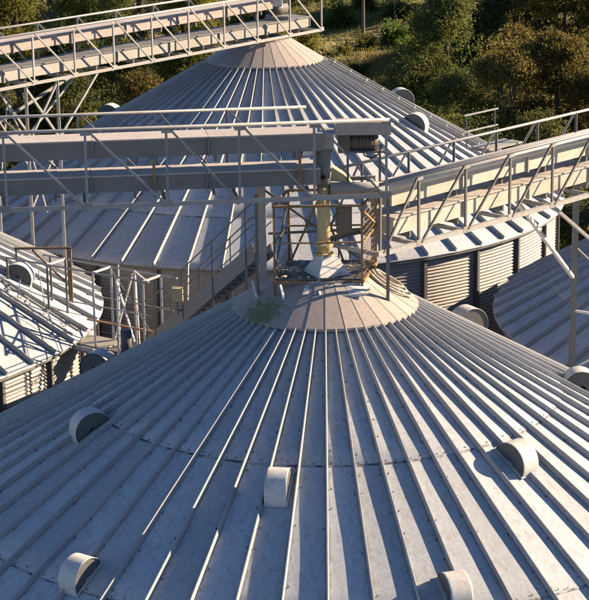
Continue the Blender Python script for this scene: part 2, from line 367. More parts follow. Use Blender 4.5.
def make_silo(label, x, y, apex_z, rad, seams, seed, bolts=False, phase=0.0, sealed=True):
    root = thing('grain_silo', label, 'silo', (x, y, 0), 0, 'grain silos')
    eave = rad + 0.12; edges = [1.85] + seams + [eave]; rnd = random.Random(seed)
    nrow = len(edges)-1
    for k in range(nrow):
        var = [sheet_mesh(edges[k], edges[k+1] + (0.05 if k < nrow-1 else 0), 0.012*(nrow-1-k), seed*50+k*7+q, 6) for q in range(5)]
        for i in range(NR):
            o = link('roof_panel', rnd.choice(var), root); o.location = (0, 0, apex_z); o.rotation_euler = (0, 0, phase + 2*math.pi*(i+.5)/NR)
    rm = rib_mesh(1.95, eave-.03)
    for i in range(NR):
        o = link('rib', rm, root); o.location = (0, 0, apex_z + 0.006*nrow - .012); o.rotation_euler = (0, 0, phase + 2*math.pi*i/NR)
    for k, s_ in enumerate(seams if sealed else []):                       # sealed lap joints
        mb = MB(); r0, r1 = s_+0.052, s_+0.085; lift = 0.012*(nrow-2-k)+.004
        for i in range(NR):
            a0 = 2*math.pi*i/NR; a1 = 2*math.pi*(i+1)/NR
            mb.quad(*[(r*math.cos(a), r*math.sin(a), -SLOPE*r+lift+dz) for r, a, dz in ((r0, a0, .010), (r1, a0, .002), (r1, a1, .002), (r0, a1, .010))])
        o = mb.build('seam_strip', M['seam'], root); o.location = (0, 0, apex_z); o.rotation_euler = (0, 0, phase)
    # cap of overlapping gores round the filling hole
    cs = 0.62; z0 = -SLOPE*2.0 + 0.125; NC = 30
    mb = MB(); ha = math.pi/NC*1.03
    for dz0, dz1 in ((0, 0),):
        for (r, t, dz) in ((.9, -1, .006), (.9, 1, 0), (1.4, -1, .007), (1.4, 1, 0), (2.02, -1, .007), (2.02, 1, 0)):
            mb.v.append((r*math.cos(ha*t), r*math.sin(ha*t), z0 + cs*(2.02-r) + dz))
        mb.v += [(2.02*math.cos(ha), -2.02*math.sin(ha), z0-.045), (2.02*math.cos(ha), 2.02*math.sin(ha), z0-.06)]
        mb.f = [(0, 2, 3, 1), (2, 4, 5, 3), (4, 6, 7, 5)]
    cm = mb.mesh('cap_panel', M['cap'])
    for i in range(NC):
        o = link('cap_panel', cm, root); o.location = (0, 0, apex_z); o.rotation_euler = (0, 0, phase + 2*math.pi*i/NC)
    mb = MB(); mb.tube([(0, 0, z0+cs*1.1-.05), (0, 0, z0+cs*1.1+.035)], .93, 30)
    o = mb.build('filler_collar', M['cap'], root); o.location = (0, 0, apex_z)
    # eave trim, walls, stiffeners
    ze = apex_z - SLOPE*eave
    mb = MB(); n = 60
    for i in range(n):
        a0, a1 = 2*math.pi*i/n, 2*math.pi*(i+1)/n
        P = lambda r, a, z: (r*math.cos(a), r*math.sin(a), z)
        mb.hexa([P(rad-.12, a0, ze-.10), P(eave-.03, a0, ze-.10), P(eave-.03, a1, ze-.10), P(rad-.12, a1, ze-.10), P(rad-.12, a0, ze-.005), P(eave-.03, a0, ze-.02), P(eave-.03, a1, ze-.02), P(rad-.12, a1, ze-.005)])
    mb.build('eave_ring', M['stiff'], root).rotation_euler = (0, 0, phase)
    wm = wall_mesh(rad-.12, ze-.09, 0.0, 30)
    mb = MB(); r = rad-.09
    for yy, w, d in ((0, .10, .09), ): mb.box((r+d/2, yy, (ze-.1)/2), (d, w, ze-.1))
    for yy in (-.085, .085): mb.box((r-.005, yy, (ze-.1)/2), (.016, .07, ze-.1))
    sm = mb.mesh('stiffener', M['stiff'])
    for i in range(30):
        o = link('wall_sheet', wm, root); o.rotation_euler = (0, 0, phase + 2*math.pi*(i+.5)/30)
        o = link('stiffener', sm, root); o.rotation_euler = (0, 0, phase + 2*math.pi*i/30)
    if bolts:                                            # roofing screws with dark washers
        mb = MB()
        for i in range(NR):
            az = phase + 2*math.pi*i/NR; rr = 2.2 + rnd.uniform(0, .2)
            while rr < eave - .1:
                for sg in (-1, 1):
                    if rnd.random() < .36:
                        a = az + sg*(0.075 + rnd.uniform(-.008, .008))/rr; s_ = rnd.uniform(.006, .010)
                        p = on_cone(rr+rnd.uniform(-.03, .03), a, .022); q = on_cone(rr, a, .045)
                        mb.box(p + Vector((0, 0, .004)), (s_*2, s_*2, .03))
                rr += 0.42
            for s_r in seams:
                for q in range(2):
                    a = az + 2*math.pi/NR*(q+.5+rnd.uniform(-.2, .2))/3
                    p = on_cone(s_r + rnd.uniform(-.03, .02), a, .028); mb.box(p, (.015, .015, .03))
        o = mb.build('roof_screws', M['black'], root); o.location = (0, 0, apex_z); o['kind'] = 'stuff'
    return root

ZF = APEX; ZB = APEX + 1.2
front = make_silo('nearest silo filling the foreground, its conical ribbed roof topped by the cage', 0, 0, ZF, 10.2, [5.05, 8.26], 1, True)
back = make_silo('far silo behind the crossing bridges with a ladder down its right slope', -2.0, 26.78, ZB, 10.2, [5.05, 8.26], 2)
ZL = 11.3 + SLOPE*10.0; ZR = 10.6 + SLOPE*9.85
left = make_silo('sunlit silo cut off by the left edge of the picture', -16.3, 12.3, ZL, 9.9, [5.05, 8.2], 3, False, .02)
right = make_silo('shaded silo cut off by the right edge of the picture', 14.75, 14.2, ZR, 9.75, [5.05, 8.2], 4, False, .03, False)
for rad, az in ((5.41, -154.2), (5.64, -99.4), (5.6, -48.1), (5.6, 5), (3.75, 31), (5.75, 155.1), (5.6, 60), (5.6, 100)):
    add_vent(front, ZF, rad, R_(az))
add_vent(front, ZF, 8.06, R_(-125.3)); add_vent(front, ZF, 7.95, R_(-73.0)); add_vent(front, ZF, 8.0, R_(-22))
for rad, az in ((4.88, 15), (5.42, -20.8), (5.75, 165), (5.5, 75), (5.5, 120), (5.5, -75)): add_vent(back, ZB, rad, R_(az))
for rad, az in ((7.84, -4.6), (5.6, -60), (5.6, 50)): add_vent(left, ZL, rad, R_(az))
for rad, az in ((5.6, -60), (5.6, 20)): add_vent(right, ZR, rad, R_(az))

# roof ladder on the far silo
def roof_ladder(silo, apex_z, az, r0, r1, low=False):
    lad = None; t = Vector((-math.sin(az), math.cos(az), 0))
    for sg in (-.2, .2):
        mb = MB(); mb.bar(on_cone(r0, az, .22)+t*sg, on_cone(r1, az, .22)+t*sg, .05, .06)
        o = mb.build('ladder_rail', M['frame'], silo); o.location = (0, 0, apex_z)
    r = r0 + .2
    while r < r1:
        wd2 = .2 if low else .32; mb = MB(); mb.bar(on_cone(r, az, .22)-t*wd2, on_cone(r, az, .22)+t*wd2, .04, .04)
        if not low: mb.bar(on_cone(r, az, .0)+t*.2, on_cone(r, az, .2)+t*.2, .03, .03)
        o = mb.build('ladder_rung', M['frame'], silo); o.location = (0, 0, apex_z); r += .55
roof_ladder(back, ZB, R_(-7), 2.1, 10.0)
roof_ladder(left, ZL, R_(-16), 5.0, 9.9, True)

# ------------------------------------------------------------------ conveyor bridges
UPV = Vector((0, 0, 1))
def bridge(label, p0, d, nodes_, zb, zt, width, lean, mat, far_from=0, mat_far=None, dk=None):
    """open truss bridge: p0 end of the near bottom chord, d direction, nodes_ distances of the posts;
    lean = +1: near diagonals fall away from p0, -1: rise away from p0"""
    d = Vector((d[0], d[1], 0)).normalized(); nrm = Vector((-d.y, d.x, 0))
    if nrm.y < 0: nrm = -nrm                       # towards the far side
    o = Vector((p0[0], p0[1], 0)); root = thing('conveyor_bridge', label, 'bridge', (p0[0], p0[1], zb)); PT = Part(root)
    at = lambda s, w, z: o + d*s + nrm*w + UPV*z
    a, b = nodes_[0], nodes_[-1]; mf = mat_far or mat
    PT('bottom_chord', mat, lambda m_: m_.angle(at(a-.06, 0, zb), at(b+.06, 0, zb), .10, nrm))
    PT('top_chord', mat, lambda m_: m_.tube([at(a-.06, 0, zt), at(b+.06, 0, zt)], .038, 10), smooth=True)
    PT('bottom_chord', mf, lambda m_: m_.angle(at(a-.06, width, zb), at(b+.06, width, zb), .10, -nrm))
    PT('top_chord', mf, lambda m_: m_.tube([at(a-.06+far_from, width, zt), at(b+.06, width, zt)], .034, 10), smooth=True)
    PT('knee_rail', mf, lambda m_: m_.tube([at(a+far_from, width, zt-.5), at(b, width, zt-.5)], .018, 6))
    for i, s_ in enumerate(nodes_):
        j = (hash((i*7919) % 13) % 5 - 2)*.006
        PT('post', dk or mat, lambda m_: m_.angle(at(s_+j, .012, zb), at(s_, .012, zt), .05, nrm))
        if s_ >= far_from: PT('post', mf, lambda m_: m_.angle(at(s_+.12, width-.012, zb), at(s_+.12-j, width-.012, zt), .045, -nrm))
        PT('cross_beam', mat, lambda m_: m_.bar(at(s_+.05, .02, zb-.03), at(s_+.05, width-.02, zb-.03), .07, .09))
        for zz in (zb+.03, zt-.05):
            PT('gusset_plate', mat, lambda m_: m_.bar(at(s_-.10, -.006, zz), at(s_+.10, -.006, zz), .010, .13, nrm))
        if i < len(nodes_)-1:
            e = nodes_[i+1]; g = .07
            lo, hi = (e-g, s_+g) if lean > 0 else (s_+g, e-g)
            PT('diagonal', dk or mat, lambda m_: m_.angle(at(lo, -.02, zb+.03), at(hi, -.02, zt-.03), .045, nrm))
            if s_ >= far_from: PT('diagonal', mf, lambda m_: m_.angle(at(lo+.12, width+.02, zb+.03), at(hi+.12, width+.02, zt-.03), .04, -nrm))
    return root, at

def conveyor(label, at, s0, s1, w, wd, z0, z1, mat, sec=2.4, tube_=None, lid=None):
    """boxed drag conveyor made of flanged sections, lying on the bridge's cross beams"""
    pos = at(s0, w, z0); root = thing('drag_conveyor', label, 'conveyor', pos); PT = Part(root); s_ = s0; k = 0
    while s_ < s1 - .05:
        e = min(s1, s_+sec); dz = (k % 3 - 1)*.004; k += 1
        A, B = at(s_+.006, w, 0), at(e-.006, w, 0)
        PT('housing_section', mat, lambda m_: m_.bar(A+UPV*((z0+z1)/2+dz), B+UPV*((z0+z1)/2+dz), wd, z1-z0))
        PT('lid', lid or M['lid'], lambda m_: (m_.bar(A+UPV*(z1+.018+dz), B+UPV*(z1+.018+dz), wd+.09, .03)))
        if k > 1:
            PT('flange', mat, lambda m_: m_.bar(at(s_-.02, w, (z0+z1)/2), at(s_+.02, w, (z0+z1)/2), wd+.1, z1-z0+.05))
        s_ = e
    sp = s0+.6
    while sp < s1:                                     # saddles the trough stands on
        PT('saddle', M['darkframe'], lambda m_: m_.bar(at(sp, w-wd/2+.03, z0-.08), at(sp, w+wd/2-.03, z0-.08), .05, .15))
        sp += 1.65
    if tube_:
        PT('dust_pipe', M['vent'], lambda m_: m_.tube([at(s0-.8, tube_[0], tube_[1]), at(s1, tube_[0], tube_[1])], tube_[2], 16), smooth=True)
    return root

# crossing bridge over the front roof
nB = [0, 1.5, 3.05, 4.55, 6.2, 7.85, 9.5, 11.15, 12.8, 14.45]
rB, atB = bridge('grey level truss bridge crossing the middle from the left edge to the cage', (1.29, -.80), (-7.8, -1.05), nB, 17.55, 19.15, 1.8, -1, M['frame'], 1.5)
conveyor('upper grey boxed conveyor on the middle bridge, pale along its top', atB, 1.25, 14.4, .90, .72, 18.44, 18.80, M['bhousing'])
conveyor('lower brownish boxed conveyor slung under the other on the middle bridge', atB, 1.3, 14.4, .95, .80, 17.72, 18.05, M['bhousing'])
PB = Part(rB)
for i, s_ in enumerate((1.5, 4.55, 7.85, 11.15, 14.4)):
    PB('hanger', M['rust'] if i < 2 else M['darkframe'], lambda m_: m_.bar(atB(s_+.25, .46, 17.6), atB(s_+.25, .46, 18.43), .05, .06))
PB('leg', M['darkframe'], lambda m_: m_.bar(atB(-.03, -.02, 14.95), atB(-.03, -.02, 17.5), .07, .07))
PB('leg', M['frame'], lambda m_: m_.bar(atB(0, 1.8, 14.95), atB(0, 1.8, 17.5), .08, .08))
PB('leg', M['darkframe'], lambda m_: m_.bar(atB(2.65, .75, 15.0), atB(2.65, .75, 17.5), .07, .07))
PB('leg', M['lid'], lambda m_: m_.bar(atB(2.45, 1.75, 14.7), atB(2.45, 1.75, 17.5), .12, .20))
PB('leg_brace', M['darkframe'], lambda m_: m_.bar(atB(2.4, 1.75, 17.4), atB(.1, 1.8, 15.6), .05, .05))
PB('leg_brace', M['darkframe'], lambda m_: m_.bar(atB(2.3, 1.78, 16.4), atB(.1, 1.83, 16.4), .05, .05))
for s_, w in ((13.2, 0.05), (13.2, 1.75)):
    PB('leg', M['frame'], lambda m_: m_.bar(atB(s_, w, 0), atB(s_, w, 17.5), .14, .14))
PB('leg_brace', M['frame'], lambda m_: m_.bar(atB(13.2, .05, 9), atB(13.2, 1.75, 13), .07, .07))

# bridge leaving to the right
nC = [0, 1.25, 2.85, 4.45, 6.05, 7.65, 9.25, 10.85, 12.45]
rC, atC = bridge('pale truss bridge climbing the picture from the cage to the right edge', (1.2, -.5), (.68, .733), nC, 16.2, 17.72, 1.8, -1, M['frame'], 0, None, M['darkframe'])
conveyor('upper cream boxed conveyor with a round pipe on the right-hand bridge', atC, .9, 12.4, .85, .70, 17.02, 17.38, M['chousing'], 2.4, (.42, 17.52, .13))
conveyor('lower cream boxed conveyor on the floor of the right-hand bridge', atC, .9, 12.4, .85, .80, 16.38, 16.74, M['chousing'])
PC = Part(rC)
for s_ in (6.2, 7.3):
    PC('side_platform', M['frame'], lambda m_: [m_.bar(atC(s_, 1.85, 17.2), atC(s_, 2.7, 17.2), .05, .05), m_.bar(atC(s_, 2.7, 17.2), atC(s_, 2.7, 18.0), .035, .035)])
PC('side_platform', M['housing'], lambda m_: m_.bar(atC(6.1, 2.2, 17.26), atC(7.4, 2.2, 17.26), .55, .04))
PC('side_platform', M['frame'], lambda m_: [m_.bar(atC(6.1, 2.7, z), atC(7.4, 2.7, z), .035, .035) for z in (17.6, 18.0)])

# bridge to the far silo
nA = [0, 1.72, 3.42, 5.12, 6.85, 8.58, 10.3, 12.0, 13.7, 15.4, 17.1, 18.8, 20.5]
rA, atA = bridge('sunlit truss bridge at upper left ending above the far silo', (-.03, 28.0), (-.623, -.782), nA, 17.0, 18.5, 1.5, -1, M['frame'])
conveyor('upper pinkish boxed conveyor on the bridge to the far silo', atA, 2.2, 20.4, .70, .70, 17.95, 18.27, M['ahousing'])
conveyor('lower grey boxed conveyor on the bridge to the far silo', atA, .3, 20.4, .70, .85, 17.14, 17.46, M['housing'], lid=M['bhousing'])
PA = Part(rA)
def roof_z(x, y):                                   # height of whatever roof lies under a point
    z = 0
    for (cx, cy, az_, rr) in ((0, 0, ZF, 10.3), (-2, 26.78, ZB, 10.3), (-16.3, 12.3, ZL, 10.0), (14.75, 14.2, ZR, 9.85)):
        q = math.hypot(x-cx, y-cy)
        if q < rr: z = max(z, az_-SLOPE*q)
    return z
def leg_to_roof(PT, p, ztop, mat, w=.09, name='leg'):
    z = roof_z(p.x, p.y)
    PT(name, mat, lambda m_: m_.bar((p.x, p.y, z-.02), (p.x, p.y, ztop), w, w))
    return Vector((p.x, p.y, z))
f1 = leg_to_roof(PA, atA(14.05, .05, 0), 16.98, M['frame'], .085); f2 = leg_to_roof(PA, atA(12.75, .05, 0), 16.98, M['frame'], .085)
f3 = leg_to_roof(PA, atA(14.05, 1.45, 0), 16.98, M['frame'], .075); f4 = leg_to_roof(PA, atA(12.75, 1.45, 0), 16.98, M['frame'], .075)
for a, b in (((14.05, .05, 15.2), (12.75, .05, 16.9)), ((14.05, .05, 16.9), (12.75, .05, 15.2)), ((14.05, .05, 13.2), (12.75, .05, 15.1)), ((14.05, 1.45, 16.9), (12.75, 1.45, 15.2)), ((14.05, .05, 15.15), (12.75, .05, 15.15)),
             ((12.75, .05, 15.2), (11.0, .05, 16.98)), ((12.75, 1.45, 15.1), (10.2, 1.45, 16.98)), ((14.05, 1.45, 15.2), (12.75, 1.45, 15.2))):
    PA('leg_brace', M['frame'], lambda m_: m_.bar(atA(*a), atA(*b), .06, .06))
for a, b in (((13.4, .05, 13.0), (14.0, .05, 15.1)), ((13.4, 1.45, 16.9), (14.05, 1.45, 13.4)), ((12.8, .1, 14.2), (12.8, 1.4, 15.1)), ((14.0, .1, 15.1), (14.0, 1.4, 16.9)), ((15.8, .05, 16.95), (14.1, .05, 14.6))):
    PA('leg_brace', M['frame'], lambda m_: m_.bar(atA(*a), atA(*b), .035, .035))
f5 = leg_to_roof(PA, atA(3.0, .1, 0), 16.98, M['rust'], .08); f6 = leg_to_roof(PA, atA(3.0, 1.4, 0), 16.98, M['rust'], .08)
PA('grain_spout', M['darkframe'], lambda m_: m_.tube([atA(11.2, .8, 16.9), atA(16.5, .8, 15.2)], .06, 10), smooth=True)
# drive at the head of that bridge
dm = thing('drive_motor', 'small drive motor under a white guard at the head of the far bridge', 'motor', atA(2.0, .7, 17.5)); PD = Part(dm)
PD('guard', M['vent'], lambda m_: m_.box(atA(1.7, .7, 18.2), (.5, .7, .45)))
PD('motor', M['motor'], lambda m_: m_.tube([atA(1.2, .7, 17.85), atA(1.9, .7, 17.85)], .2, 14), smooth=True)
PD('bracket', M['frame'], lambda m_: m_.box(atA(1.6, .7, 17.56), (.8, .6, .12)))

# mast beside the right-hand bridge
tw = thing('support_mast', 'dark steel mast with pale braces holding up the right-hand bridge', 'mast', (6.4, 8.15, 0)); PW = Part(tw)
PW('leg', M['darkframe'], lambda m_: m_.bar((6.4, 8.15, 0), (6.4, 8.15, 16.1), .15, .15))
PW('leg', M['darkframe'], lambda m_: m_.bar((8.3, 6.85, 0), (8.3, 6.85, 16.1), .15, .15))
PW('brace', M['vent'], lambda m_: m_.bar(atC(6.25, 1.2, 16.1), (6.36, 8.1, 13.35), .10, .07))
PW('brace', M['frame'], lambda m_: m_.bar(atC(6.5, .4, 16.1), (8.25, 6.85, 13.2), .09, .07))
PW('brace', M['vent'], lambda m_: m_.bar((6.45, 8.1, 12.45), (8.25, 6.9, 12.45), .06, .06))
PW('brace', M['vent'], lambda m_: m_.bar((6.45, 8.1, 10.9), (8.25, 6.9, 12.4), .06, .06))
PW('brace', M['darkframe'], lambda m_: m_.bar((6.45, 8.1, 14.1), (8.25, 6.9, 12.5), .06, .06))
PW('head_beam', M['darkframe'], lambda m_: m_.bar((6.2, 8.35, 16.06), (8.5, 6.7, 16.06), .12, .1))

# ------------------------------------------------------------------ cage, spout and drive over the front silo
cg = thing('inspection_cage', 'rusty open cage with mesh sides standing on the front silo cap', 'cage', (0, 0, 15.62)); PG = Part(cg)
cpos = [(-1.08, -.85), (.80, -.80), (1.13, .75), (-.80, .72)]
for i, (x, y) in enumerate(cpos):
    PG('post', M['rust'], lambda m_: m_.angle((x, y, 15.0), (x, y, 17.36), .05, (1, 0, 0) if x < 0 else (-1, 0, 0)))
for i in range(4):
    a, b = cpos[i], cpos[(i+1) % 4]
    for z, w in ((17.34, .05), (16.55, .035), (15.70, .06)):
        PG('rail', M['rust'], lambda m_: m_.bar((*a, z), (*b, z), w, w))
a, b = cpos[1], cpos[2]
def mesh_panel(m_, a, b, z0, z1, n, k):
    for i in range(1, n): t = i/n; q = (a[0]+(b[0]-a[0])*t, a[1]+(b[1]-a[1])*t); m_.bar((*q, z0), (*q, z1), .010, .010)
    for j in range(1, k): z = z0+(z1-z0)*j/k; m_.bar((*a, z), (*b, z), .010, .010)
o = PG('mesh_panel', M['rust'], lambda m_: mesh_panel(m_, cpos[1], cpos[2], 15.72, 17.3, 10, 12)); o['kind'] = 'stuff'
o = PG('mesh_panel', M['rust'], lambda m_: mesh_panel(m_, cpos[3], cpos[0], 15.72, 16.1, 10, 4)); o['kind'] = 'stuff'
PG('brace', M['rust'], lambda m_: m_.bar((.82, -.78, 17.2), (1.1, .7, 16.6), .04, .04))
PG('brace', M['darkframe'], lambda m_: m_.bar((-1.04, -.8, 16.0), (-.8, .7, 17.2), .04, .04))
PG('brace', M['rust'], lambda m_: m_.bar((-.75, .72, 15.75), (-.1, .74, 17.2), .045, .045))
PG('brace', M['rust'], lambda m_: m_.bar((.4, .74, 15.75), (-.1, .76, 17.2), .045, .045))
for i in range(9):                                   # floor slats round the spout
    y = -.74 + i*.18
    PG('floor_slat', M['darkframe'], lambda m_: m_.bar((-1.0+.02*i, y, 15.75), (.76+.035*i, y, 15.75), .13, .03))
cb = thing('control_box', 'dark control cabinet inside the cage behind the spout', 'cabinet', (.5, .3, 15.77)); PQ = Part(cb)
PQ('cabinet', M['motor'], lambda m_: m_.box((.42, .5, 16.75), (.34, .2, .6)))
PQ('door', M['darkframe'], lambda m_: m_.box((.42, .388, 16.75), (.28, .02, .52)))
for x in (.3, .54): PQ('leg', M['motor'], lambda m_: m_.bar((x, .5, 15.765), (x, .5, 16.45), .035, .035))
# pale plates and stubs round the foot of the cage
col_ = thing('collar_plate', 'pale folded sheet plate lying below the cage on the front cap', 'plate', (.55, -1.05, 15.45)); PK = Part(col_)
PK('sheet', M['vent'], lambda m_: m_.hexa([(.02, -1.18, 15.46), (.86, -1.12, 15.50), (1.05, -.62, 15.60), (.45, -.88, 15.66), (.02, -1.18, 15.475), (.86, -1.12, 15.515), (1.05, -.62, 15.615), (.45, -.88, 15.675)]))
PK('sill', M['vent'], lambda m_: m_.hexa([(-.48, -1.14, 15.50), (.40, -1.10, 15.50), (.36, -.90, 15.63), (-.42, -.92, 15.63), (-.48, -1.14, 15.52), (.40, -1.10, 15.52), (.36, -.90, 15.65), (-.42, -.92, 15.65)]))
PK('lip', M['vent'], lambda m_: m_.bar((.02, -1.19, 15.455), (.86, -1.13, 15.50), .02, .06))
for x, y, z in ((-.85, -1.1, 15.35), (-.03, -1.28, 15.25), (-1.45, -.55, 15.3)):
    tag(MB().bar((x, y, z-.02), (x-.1, y+.14, z+.33), .045, .045).build('bracket_stub', M['vent']), {-.85: 'short pale bracket stub below the left corner of the cage', -.03: 'short pale bracket stub below the spout hood', -1.45: 'short pale bracket stub leaning left of the cage'}[x], 'bracket')

sp = thing('grain_spout', 'cream vertical spout with a pyramid hood feeding the front silo', 'spout', (-.02, -.1, 15.6)); PS = Part(sp)
def pyramid(m_, c, z0, z1, w0, w1):
    ca, sa = math.cos(.45), math.sin(.45)
    m_.hexa([(c[0]+(sx*ca-sy*sa)*w/2, c[1]+(sx*sa+sy*ca)*w/2, z) for w, z in ((w0, z0), (w1, z1)) for sx, sy in ((-1, -1), (1, -1), (1, 1), (-1, 1))])
PS('hood', M['vent'], lambda m_: pyramid(m_, (.04, -.3), 15.72, 16.14, .80, .34))
PS('pipe', M['cream'], lambda m_: m_.tube([(-.02, -.2, 16.1), (-.02, -.1, 17.62)], .14, 20), smooth=True)
PS('flange', M['cream'], lambda m_: m_.tube([(-.02, -.19, 16.33), (-.02, -.19, 16.38)], .2, 20))
PS('flange', M['cream'], lambda m_: m_.tube([(-.02, -.2, 16.14), (-.02, -.2, 16.18)], .21, 20))
PS('chute', M['darkframe'], lambda m_: m_.tube([(-.02, -.1, 17.6), (-.02, -.1, 18.0), (-.02, -.05, 18.3), (-.02, 0, 18.46)], [.15, .15, .17, .22], 16), smooth=True)
PS('head_box', M['housing'], lambda m_: m_.box((-.02, .05, 18.6), (.46, .6, .34)))
PS('inspection_hatch', M['black'], lambda m_: m_.tube([(-.02, -.26, 17.83), (-.02, -.24, 17.83)], .05, 12))
PS('side_chute', M['cream'], lambda m_: m_.hexa([(.14, .0, 17.7), (.6, .05, 17.62), (.6, .35, 17.62), (.14, .35, 17.7), (.16, .0, 18.0), (.42, .05, 17.82), (.42, .35, 17.82), (.16, .35, 18.0)]))
tag(MB().tube([(.12, -.12, 17.55), (1.36, -.12, 17.55)], .14, 18).build('transfer_pipe', M['housing'], None, True), 'grey horizontal transfer pipe joining the spout to the right-hand bridge', 'pipe')

dr = thing('drive_unit', 'conveyor drive with a pinkish guard box and motor above the cage', 'motor', (.8, .1, 18.4)); PD = Part(dr)
PD('guard_box', M['ahousing'], lambda m_: m_.box((.83, -.05, 18.87), (1.16, .5, .27)))
PD('motor', M['motor'], lambda m_: m_.tube([(.55, .05, 18.52), (1.15, .05, 18.52)], .16, 14), smooth=True)
PD('gearbox', M['motor'], lambda m_: m_.box((.42, .05, 18.52), (.26, .34, .34)))
for k in range(6): PD('cooling_fin', M['motor'], lambda m_: m_.tube([(.7+.07*k, .05, 18.52), (.72+.07*k, .05, 18.52)], .185, 14))
PD('cable', M['cable'], lambda m_: m_.tube([(.8, -.15, 18.42), (.85, -.2, 18.28), (1.0, -.2, 18.22), (1.15, -.15, 18.3), (1.22, -.1, 18.5)], .018, 6))
PD('bracket', M['darkframe'], lambda m_: [m_.bar((x, .05, 17.56), (x, .05, 18.36), .05, .05) for x in (.5, 1.18)])
PD('bracket', M['darkframe'], lambda m_: m_.bar((.3, .05, 18.33), (1.28, .05, 18.33), .3, .04))

def coil(cx, cy, lift, r, seed):
    rnd = random.Random(seed); out = []
    for t in range(19):
        x = cx + (r+rnd.uniform(-.025, .025))*math.cos(t*.349); y = cy + r*.85*math.sin(t*.349)
        out.append((x, y, APEX - SLOPE*2.0 + .125 + .62*(2.02-math.hypot(x, y)) + lift + rnd.uniform(0, .02)))
    return out
for k, lb in enumerate(('outermost pale hose loop beside the right corner of the cage', 'middle pale hose loop beside the right corner of the cage', 'innermost pale hose loop beside the right corner of the cage')):
    tag(MB().tube(coil(1.38, .0, .04+.045*k, .46-.09*k, k), .026, 6).build('hose_loop', M['hose'], None, True), lb, 'hose')
rnd = random.Random(5); mb = MB()
for k in range(260):
    x, y = rnd.uniform(-1.0, .8), rnd.uniform(-.78, .7)
    if abs(x) < .5 and abs(y+.1) < .5: continue
    if rnd.random() < .5: x = rnd.gauss(-.75, .18); y = rnd.gauss(-.3, .25)
    a = rnd.uniform(0, 6.28); s_ = rnd.uniform(.04, .12); z = 15.775 + rnd.uniform(0, .05)
    mb.quad((x, y, z), (x+s_*math.cos(a), y+s_*math.sin(a), z+rnd.uniform(0, .04)), (x+s_*math.cos(a+1), y+s_*math.sin(a+1), z+rnd.uniform(0, .05)))
tag(mb.build('spilled_chaff', M['hose']), 'pale spilled chaff scattered on the cage floor', 'chaff', kind='stuff')

# ------------------------------------------------------------------ walkways
st = thing('roof_stair', 'steep stair with a solid side plate and dark handrails behind the front cap', 'stair', (-1.57, 1.5, 14.8)); PT_ = Part(st)
A_ = Vector((-1.57, 1.5, 15.78)); B_ = Vector((-4.75, 9.32, 11.25)); sv = (B_-A_); sdir = sv.normalized(); sn = Vector((-sdir.y, sdir.x, 0)).normalized()
if sn.x < 0: sn = -sn
w_ = .42
PT_('stringer', M['stringer'], lambda m_: m_.bar(A_, B_, .03, .40, sn))
PT_('stringer', M['stringer'], lambda m_: m_.bar(A_+sn*w_, B_+sn*w_, .03, .30, sn))
nst = 22
for k in range(nst):
    p = A_ + sv*((k+.5)/nst) - UPV*.05
    PT_('tread', M['darkframe'], lambda m_: m_.bar(p+sn*.025, p+sn*(w_-.025), .2, .03))
for off in (0, w_):
    for h, r in ((1.15, .018), (.65, .014)):
        PT_('handrail', M['darkframe'], lambda m_: m_.tube([A_+sn*off+UPV*h, B_+sn*off+UPV*h], r, 8))
    for k in range(4):
        p = A_ + sv*(.06+.28*k) + sn*(off + (.02 if off else -.02)); z = roof_z(p.x, p.y)
        PT_('baluster', M['darkframe'], lambda m_: m_.bar(p+UPV*-.1, p+UPV*1.15, .028, .028))
        PT_('foot', M['frame'], lambda m_: m_.bar((p.x, p.y, z-.03), p+UPV*-.1, .05, .05))

wk = thing('catwalk', 'level catwalk with thin pale railings in front of the sunlit silo', 'catwalk', (-6.1, 9.6, 11.1)); PX = Part(wk)
na, nb = Vector((-8.9, 11.38, 0)), Vector((-4.6, 8.5, 0)); wd_ = (nb-na); wl = wd_.length; wd_.normalize(); wn_ = Vector((-wd_.y, wd_.x, 0)); wn_ = wn_ if wn_.y > 0 else -wn_
atW = lambda s, w, z: na + wd_*s + wn_*w + UPV*z
for w, e0 in ((0, 0), (.75, .9)):
    PX('top_rail', M['frame'], lambda m_: m_.tube([atW(e0, w, 13.2), atW(wl+.5*w, w, 13.2)], .03, 8))
    PX('middle_rail', M['frame'], lambda m_: m_.tube([atW(e0+1.5, w, 12.3), atW(wl+.3*w, w, 12.3)], .018, 6))
    for s_ in (e0+.25, 1.7, 3.3, 4.1, 5.0):
        p = atW(s_, w, 0); z = max(roof_z(p.x, p.y), 11.0)
        PX('post', M['vent'] if s_ > 2 else M['darkframe'], lambda m_: m_.bar((p.x, p.y, z-.02), (p.x, p.y, 13.2), .055, .055))
for s_ in (1.7, 3.3, 5.0):
    PX('cross_rail', M['vent'], lambda m_: m_.bar(atW(s_, 0, 13.2), atW(s_, .75, 13.2), .05, .05))
PX('diagonal', M['vent'], lambda m_: m_.bar(atW(3.35, .75, 11.2), atW(4.05, .75, 13.1), .045, .045))
PX('diagonal', M['vent'], lambda m_: m_.bar(atW(4.1, 0, 13.1), atW(4.75, 0, 11.2), .05, .05))
PX('lower_rail', M['rust'], lambda m_: m_.bar(atW(2.4, .75, 11.6), atW(5.0, .75, 11.6), .05, .05))
PX('deck', M['housing'], lambda m_: m_.bar(atW(2.15, .2, 11.12), atW(3.6, .2, 11.12), 1.25, .06))
PX('toe_plate', M['vent'], lambda m_: m_.bar(atW(2.15, -.43, 11.2), atW(3.6, -.43, 11.2), .02, .12))
PX('deck', M['darkframe'], lambda m_: m_.bar(atW(3.62, .38, 11.10), atW(5.1, .38, 11.10), .7, .05))
